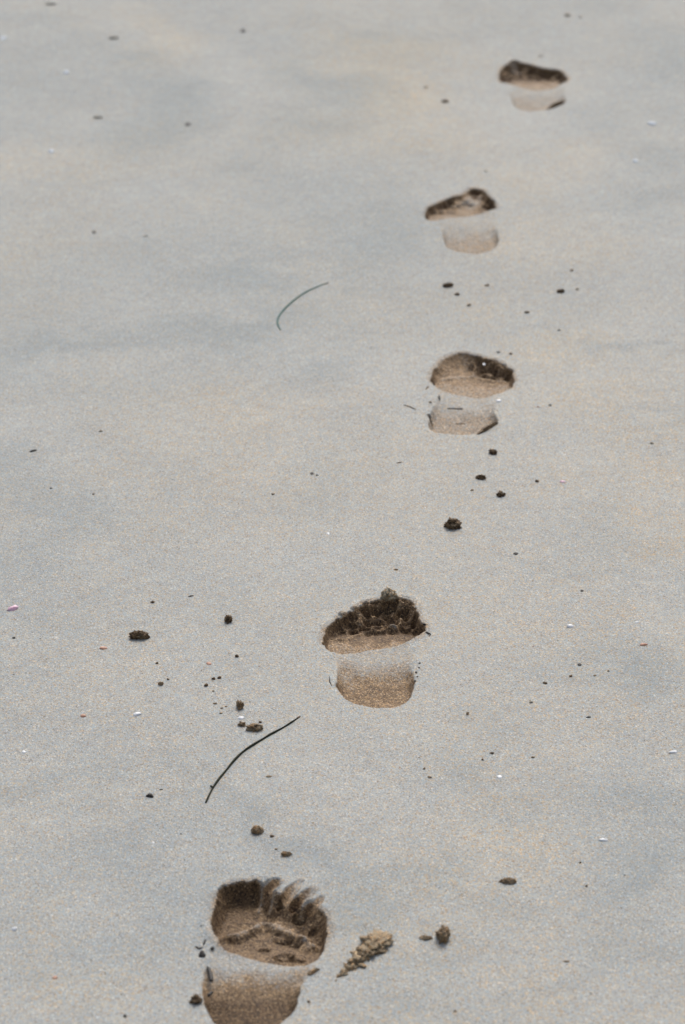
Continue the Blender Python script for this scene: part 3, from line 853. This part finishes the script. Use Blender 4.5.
# weed scraps and specks
def scrap(pts, wpx, label, name='weed_fragment', mat=None, cat='weed fragment', group=G_WE, lift=.3):
    """a thin irregular strip of weed lying along a line on the sand"""
    rng = random.Random(int(pts[0][0] * 13 + pts[0][1]))
    P = [at(u, v) for u, v in pts]
    x0, y0 = P[len(P) // 2]; z0 = ground_z(x0, y0)
    r0 = wpx / px_per_m(*pts[0]) / 2
    bm = bmesh.new()
    rings = []
    dense = []
    for i in range(len(P) - 1):
        for k in range(5):
            t = k / 5; dense.append((P[i][0] * (1 - t) + P[i + 1][0] * t, P[i][1] * (1 - t) + P[i + 1][1] * t))
    dense.append(P[-1])
    n = len(dense)
    for i, (x, y) in enumerate(dense):
        a, b_ = dense[max(i - 1, 0)], dense[min(i + 1, n - 1)]
        d = Vector((b_[0] - a[0], b_[1] - a[1], 0)).normalized(); s_ = Vector((-d.y, d.x, 0))
        t = i / (n - 1); r = r0 * (math.sin(math.pi * (.06 + .88 * t)) ** .5) * rng.uniform(.75, 1.25)
        c = Vector((x - x0, y - y0, float(swell(x, y)) - z0 + r * lift))
        rings.append([bm.verts.new(c + s_ * math.cos(6.283 * k / 8) * r + Vector((0, 0, 1)) * math.sin(6.283 * k / 8) * r * .8) for k in range(8)])
    for a, b_ in zip(rings, rings[1:]):
        for k in range(8): bm.faces.new((a[k], a[(k + 1) % 8], b_[(k + 1) % 8], b_[k]))
    bm.faces.new(rings[0][::-1]); bm.faces.new(rings[-1])
    bmesh.ops.recalc_face_normals(bm, faces=bm.faces)
    me = bpy.data.meshes.new(name); bm.to_mesh(me); bm.free()
    me.polygons.foreach_set('use_smooth', np.ones(len(me.polygons), bool)); me.materials.append(mat or M_BLACK)
    o = bpy.data.objects.new(name, me); COL.objects.link(o); o.location = (x0, y0, z0)
    tag(o, label, cat, group); return o

D(202, 956, 7, 9.5, 'black squarish scrap of weed just left of the nearest footprint, biggest of its cluster', .5)
scrap([(195.5, 946.5), (199, 949), (203, 947.5)], 2.6, 'thin black curved scrap of weed just above the squarish scrap at the nearest footprint')
scrap([(203.5, 945), (205.5, 939.5)], 3.0, 'short upright black scrap of weed, highest of the cluster left of the nearest footprint')
D(212.5, 949, 4, 4.5, 'small black speck of weed touching the left rim of the nearest footprint', .4)
scrap([(200, 926.5), (205.5, 926)], 2.0, 'thin grey black scrap of weed alone above the cluster left of the nearest footprint')
scrap([(207.5, 967), (210.5, 974), (211.5, 982)], 5.0, 'tall black sliver of weed lying on the left edge of the nearest arch')
scrap([(208, 996.5), (212.5, 992)], 3.8, 'small black sliver of weed at the left edge of the nearest heel')
scrap([(146, 796.5), (150, 796), (153, 797.5)], 4.8, 'black scrap of weed alone on the lower left sand, left of the dark stem')
scrap([(159.5, 790), (163, 789.4)], 1.6, 'tiny black thread above right of the lone black scrap at lower left')
scrap([(30, 452), (36.5, 450.3)], 3.0, 'dark scrap of weed alone near the left edge of the beach')
scrap([(12, 638), (15.5, 638.2)], 2.2, 'tiny dark scrap of weed just below the pink shell')
scrap([(188, 597), (193.5, 595.6)], 1.8, 'short dark thread of weed above the small upright sand lump')
D(515.5, 554, 5, 3, 'black speck of weed alone below right of the rounded dark mound', .2)
D(579.5, 665, 4, 3, 'black speck of weed right of the second footprint, below the bright white shell', .2)
D(582, 591, 3.4, 2.4, 'tiny black speck of weed above the bright white shell', .2)
scrap([(586, 717.6), (591, 717.2)], 2.0, 'short dark thread of weed low right of the second footprint')
D(312, 474, 4, 3, 'dark speck of weed in the bare middle of the beach, larger of two', .2)
D(317, 475.4, 2.6, 2, 'dark speck of weed in the bare middle of the beach, smaller of two', .2)
D(51, 488.5, 2.6, 2, 'tiny dark speck at left, below the dark weed scrap', .2)
D(93.5, 494.5, 2.6, 2, 'tiny dark speck at left, level with the bare middle of the beach', .2)
D(125, 1016.5, 4, 3.6, 'dark speck of weed near the bottom left corner', .2)
scrap([(425.5, 632.5), (429, 635), (431, 635.6)], 1.8, 'thin black curved thread right of the toes of the second footprint', lift=1.8)
D(424.5, 625.0, 3.4, 3.0, 'tiny black speck on the right rim of the second forefoot', .9)
LS = 'one of the tiny black specks along the right side of the second arch'
for u, v in ((419.6, 663.5), (419, 668), (416.2, 672.5), (417.5, 677), (415, 681)): D(u, v, 2.4, 2.2, LS, .2)
scrap([(329.5, 676.5), (329.7, 682), (332, 686)], 1.3, 'fine black thread beside the left edge of the second heel')
scrap([(403.5, 405), (410, 407), (416.5, 410)], 1.4, 'fine brown thread of weed left of the third arch', mat=M_TIP)
scrap([(426, 389.5), (428.5, 386)], 1.6, 'fine brown thread at the left rim of the third footprint', mat=M_TIP)
scrap([(439, 395), (439.8, 399.5)], 1.8, 'short dark thread on the arch of the third footprint')
scrap([(396.5, 463.2), (402, 462.4)], 1.5, 'short olive thread of weed below left of the third footprint', mat=M_TIP)
D(94, 232.5, 4.5, 3.0, 'blurred grey speck of weed at far left, below the pale bumps', .1, mat=M_GREY)
D(188, 124.5, 6, 4, 'blurred grey speck of weed on the dark moist sand at upper left', .1, mat=M_GREY)
D(243, 31, 6, 4, 'blurred grey speck of weed near the top edge, left of middle', .1, mat=M_GREY)
D(550, 405.5, 3.4, 2.4, 'tiny dark speck right of the third footprint arch', .2)
D(498.5, 352.5, 4, 2, 'tiny blue grey speck above the small toes of the third footprint', .2)

# shells
S(13, 609.5, 12, 6, 'pink shell chip near the left edge of the beach', M_PINK, .5, .5)
S(241, 718.4, 7, 3.4, 'white shell chip lying between two brown lumps near the dark stem')
S(137, 714.8, 9, 3.6, 'white shell sliver alone on the lower left sand, below the pale-topped crumb', rot=.3)
S(24, 752.5, 4.5, 3.2, 'small white shell speck near the left edge, below the pink shell')
S(570, 627, 6.5, 5, 'bright white rounded shell chip above the black speck, right of the second footprint', tilt=.5)
S(103.5, 648.5, 7.5, 3.4, 'pale pinkish orange shell chip left of the wide dark lump', M_ORANGE)
S(83, 716.5, 6, 4, 'orange red shell crumb low at left, left of the white sliver', M_ORANGE, .4)
S(209, 664, 5, 4, 'small orange shell crumb above the double brown crumb', M_ORANGE)
S(644, 645, 8, 3, 'thin red brown shell chip toward the right edge of the beach', M_ORANGE)
S(637, 622.5, 4.5, 2.2, 'tiny white shell speck toward the right edge, above the red brown chip')
S(673.5, 752.5, 9, 3, 'pale lilac shell sliver at the right edge of the beach', rot=.15)
S(604, 840.5, 9.5, 3.6, 'white sliver of shell at lower right, above two tiny crumbs')
S(499.5, 777.5, 5.5, 4, 'white shell speck in the open sand below right of the second footprint')
S(14, 930, 5.5, 5.5, 'white shell speck at the lower left edge, level with the nearest toes', tilt=.5, rot=-.7)
S(55, 978, 5, 4, 'dark red shell speck at lower left', M_ORANGE)
S(562.5, 482, 6, 2.4, 'pinkish shell chip right of the single dark crumb below the third footprint', M_PINK)
S(499, 401.2, 6, 3, 'white shell chip touching the right end of the crest of the third footprint')
S(652, 124.5, 9, 4.5, 'blurred bluish white shell right of the farthest footprint', M_FAINT)
S(635, 161.5, 5.5, 4, 'blurred cream shell speck right of the farthest heel, below the bluish white one', M_FAINT)
S(66, 73, 6, 4.5, 'blurred bluish white shell speck at upper left between the pale bumps', M_FAINT)
S(51, 152, 6, 4.5, 'blurred bluish white shell speck at upper left, below the pale bumps', M_FAINT)
S(3, 39, 6, 4.5, 'blurred bluish white shell speck on the upper left edge', M_FAINT)
S(328, 534, 3, 3, 'bright white shell speck in the bare sand above the second footprint')
S(484, 364.5, 3, 2.4, 'tiny white shell speck among the small toes of the third footprint')
S(153, 843.5, 3.2, 2.6, 'tiny white shell speck on the lower left sand')

# ------------------------------------------------------------------ stem and blade
def tube(pts, r_fn, name, mat, parent, origin, flat=1.0, lift=.7, seg=10):
    P = np.array([at(u, v) for u, v in pts]); n = len(P); D_ = []
    for i in range(n - 1):
        p0, p1, p2, p3 = P[max(i - 1, 0)], P[i], P[i + 1], P[min(i + 2, n - 1)]
        for k in range(8):
            t = k / 8
            D_.append(.5 * (2 * p1 + (p2 - p0) * t + (2 * p0 - 5 * p1 + 4 * p2 - p3) * t * t + (3 * p1 - p0 - 3 * p2 + p3) * t ** 3))
    D_.append(P[-1]); D_ = np.array(D_); m = len(D_)
    bm = bmesh.new(); rings = []
    for i in range(m):
        d = D_[min(i + 1, m - 1)] - D_[max(i - 1, 0)]; d /= np.linalg.norm(d); sx, sy = -d[1], d[0]
        t = i / (m - 1); r = r_fn(t)
        z = float(swell(D_[i][0], D_[i][1])) + r * lift
        c = Vector((D_[i][0] - origin[0], D_[i][1] - origin[1], z - origin[2]))
        rings.append([bm.verts.new(c + Vector((sx, sy, 0)) * math.cos(6.283 * k / seg) * r + Vector((0, 0, math.sin(6.283 * k / seg) * r * flat))) for k in range(seg)])
    for a, b_ in zip(rings, rings[1:]):
        for k in range(seg): bm.faces.new((a[k], a[(k + 1) % seg], b_[(k + 1) % seg], b_[k]))
    bm.faces.new(rings[0][::-1]); bm.faces.new(rings[-1])
    bmesh.ops.recalc_face_normals(bm, faces=bm.faces)
    me = bpy.data.meshes.new(name); bm.to_mesh(me); bm.free()
    me.polygons.foreach_set('use_smooth', np.ones(len(me.polygons), bool)); me.materials.append(mat)
    o = bpy.data.objects.new(name, me); COL.objects.link(o); o.parent = parent
    return o

x, y = at(240, 756); org = (x, y, ground_z(x, y))
st = empty('plant_stem', *org)
tag(st, 'dark bent plant stem lying on the sand left of the second footprint', 'plant stem', 'plant pieces on the sand')
SP = [(205.8, 803), (209, 796), (212.6, 788.8), (219, 779.5), (226, 771), (232, 763.5), (239.4, 755.5), (246, 750), (254.5, 744.5), (263, 739.3), (271.3, 734.4), (280, 729.7), (288, 725), (294, 721), (297.6, 718.5)]
tube(SP, lambda t: (.00062 + .00050 * math.sin(math.pi * min(1, .12 + t * .8)) + .00012 * math.sin(37 * t)), 'stalk', M_STEM, st, org)
tube([(297.4, 718.6), (299, 717.4), (300.2, 716.6)], lambda t: .0010 - .0005 * t, 'dry_tip', M_TIP, st, org)
tube([(213, 788.5), (211.2, 786.6), (210.2, 786.4)], lambda t: .0012 - .0006 * t, 'side_stub', M_STEM, st, org)
x, y = at(285, 309); org = (x, y, ground_z(x, y))
bl = empty('grass_blade', *org)
tag(bl, 'thin curved green grass blade lying alone in the upper left sand', 'grass blade', 'plant pieces on the sand')
BP = [(280.4, 330), (278.4, 326.5), (277.5, 322.6), (279, 316.6), (285, 308.8), (292.9, 301.5), (300.7, 295.6), (310, 290.4), (319, 286.4), (325.5, 284)]
tube(BP, lambda t: 0.00068 + .00042 * math.sin(math.pi * min(1, .1 + t * .85)), 'blade', M_BLADE, bl, org, .7)
tube([(325.3, 284.1), (327, 283.5), (328.6, 283)], lambda t: .0011 - .0006 * t, 'dry_tip', M_TIP, bl, org, .7)

# ------------------------------------------------------------------ shell grit: countless specks
def grit():
    rng = random.Random(77)
    Vv, Ff, Mi = [], [], []
    for k in range(3600):
        u, v = rng.uniform(-40, 725), rng.uniform(-20, 1044)
        x, y = at(u, v)
        r = .00042 * math.exp(rng.gauss(0, .38))
        z = ground_z(x, y)
        inside = False
        for (bx0, bx1, by0, by1) in BOXES:
            if bx0 < x < bx1 and by0 < y < by1: inside = True
        if inside: continue
        o = len(Vv); a = rng.uniform(0, 3.14); ca, sa = math.cos(a), math.sin(a)
        e = rng.uniform(.6, 1.7)
        for px_, py_, pz_ in ((e, 0, .1), (0, .8, .2), (-e, .1, .15), (0, -.8, .1), (.1, .1, .75), (0, 0, -.5)):
            q = rng.uniform(.8, 1.2)
            Vv.append((x + (px_ * ca - py_ * sa) * r * q, y + (px_ * sa + py_ * ca) * r * q, z + pz_ * r))
        for f in ((0, 1, 4), (1, 2, 4), (2, 3, 4), (3, 0, 4), (1, 0, 5), (2, 1, 5), (3, 2, 5), (0, 3, 5)):
            Ff.append(tuple(o + i for i in f)); 
        mi = rng.choices((0, 1, 2, 3), (30, 30, 26, 14))[0]
        Mi += [mi] * 8
    me = bpy.data.meshes.new('shell_grit'); me.from_pydata(Vv, [], Ff)
    for m in (M_WHITE, M_ORANGE, M_MID, M_BLACK): me.materials.append(m)
    me.polygons.foreach_set('material_index', np.array(Mi, np.int32)); me.update()
    o = bpy.data.objects.new('shell_grit', me); COL.objects.link(o)
    tag(o, 'fine white, orange and dark shell grit scattered over the sand', 'shell grit', kind='stuff')
BOXES = []
for spec in PRINTS:
    p = np.array(poly(spec['far']) + poly(spec['near']) + poly(spec['heel']))
    BOXES.append((p[:, 0].min() - .004, p[:, 0].max() + .004, p[:, 1].min() - .004, p[:, 1].max() + .004))
grit()

# ------------------------------------------------------------------ light, sky, camera
SUN_EL, SUN_AZ = math.radians(45), math.radians(8)      # azimuth from +Y towards +X
wld = bpy.data.worlds.new('World'); SC.world = wld; wld.use_nodes = True
nt = wld.node_tree; bg = nt.nodes['Background']
sky = nt.nodes.new('ShaderNodeTexSky'); sky.sky_type = 'NISHITA'; sky.sun_disc = False
sky.sun_elevation = SUN_EL; sky.sun_rotation = SUN_AZ
sky.air_density = 1.0; sky.dust_density = 4.0; sky.ozone_density = 1.0
hs = nt.nodes.new('ShaderNodeHueSaturation'); hs.inputs['Saturation'].default_value = .70     # thin overcast: a whiter sky
nt.links.new(sky.outputs[0], hs.inputs['Color']); nt.links.new(hs.outputs[0], bg.inputs[0]); bg.inputs[1].default_value = .11

sl = bpy.data.lights.new('sun', 'SUN'); sl.energy = 1.3; sl.angle = math.radians(22); sl.color = (1, .97, .93)
so = bpy.data.objects.new('sun', sl); COL.objects.link(so)
dirv = Vector((math.sin(SUN_AZ) * math.cos(SUN_EL), math.cos(SUN_AZ) * math.cos(SUN_EL), math.sin(SUN_EL)))
so.rotation_euler = dirv.to_track_quat('Z', 'Y').to_euler(); so.location = dirv * 20

cam = bpy.data.cameras.new('camera'); co = bpy.data.objects.new('camera', cam); COL.objects.link(co)
cam.sensor_fit = 'VERTICAL'; cam.sensor_height = 36.0; cam.sensor_width = 24.0
cam.lens = F_PX / H_PX * 36.0
co.location = (0, 0, CAM_H); co.rotation_euler = (math.pi / 2 - PITCH, 0, 0)
cam.clip_start = .05; cam.clip_end = 2000
cam.dof.use_dof = True; cam.dof.focus_distance = 3.33; cam.dof.aperture_fstop = 9.0
SC.camera = co

SC.view_settings.view_transform = 'Standard'; SC.view_settings.look = 'None'
SC.view_settings.gamma = 1.0; SC.view_settings.use_curve_mapping = False
SC.view_settings.exposure = 0.60
SC.cycles.use_denoising = True
SC.cycles.denoiser = 'OPENIMAGEDENOISE'; SC.cycles.denoising_input_passes = 'RGB_ALBEDO_NORMAL'; SC.cycles.denoising_prefilter = 'ACCURATE'
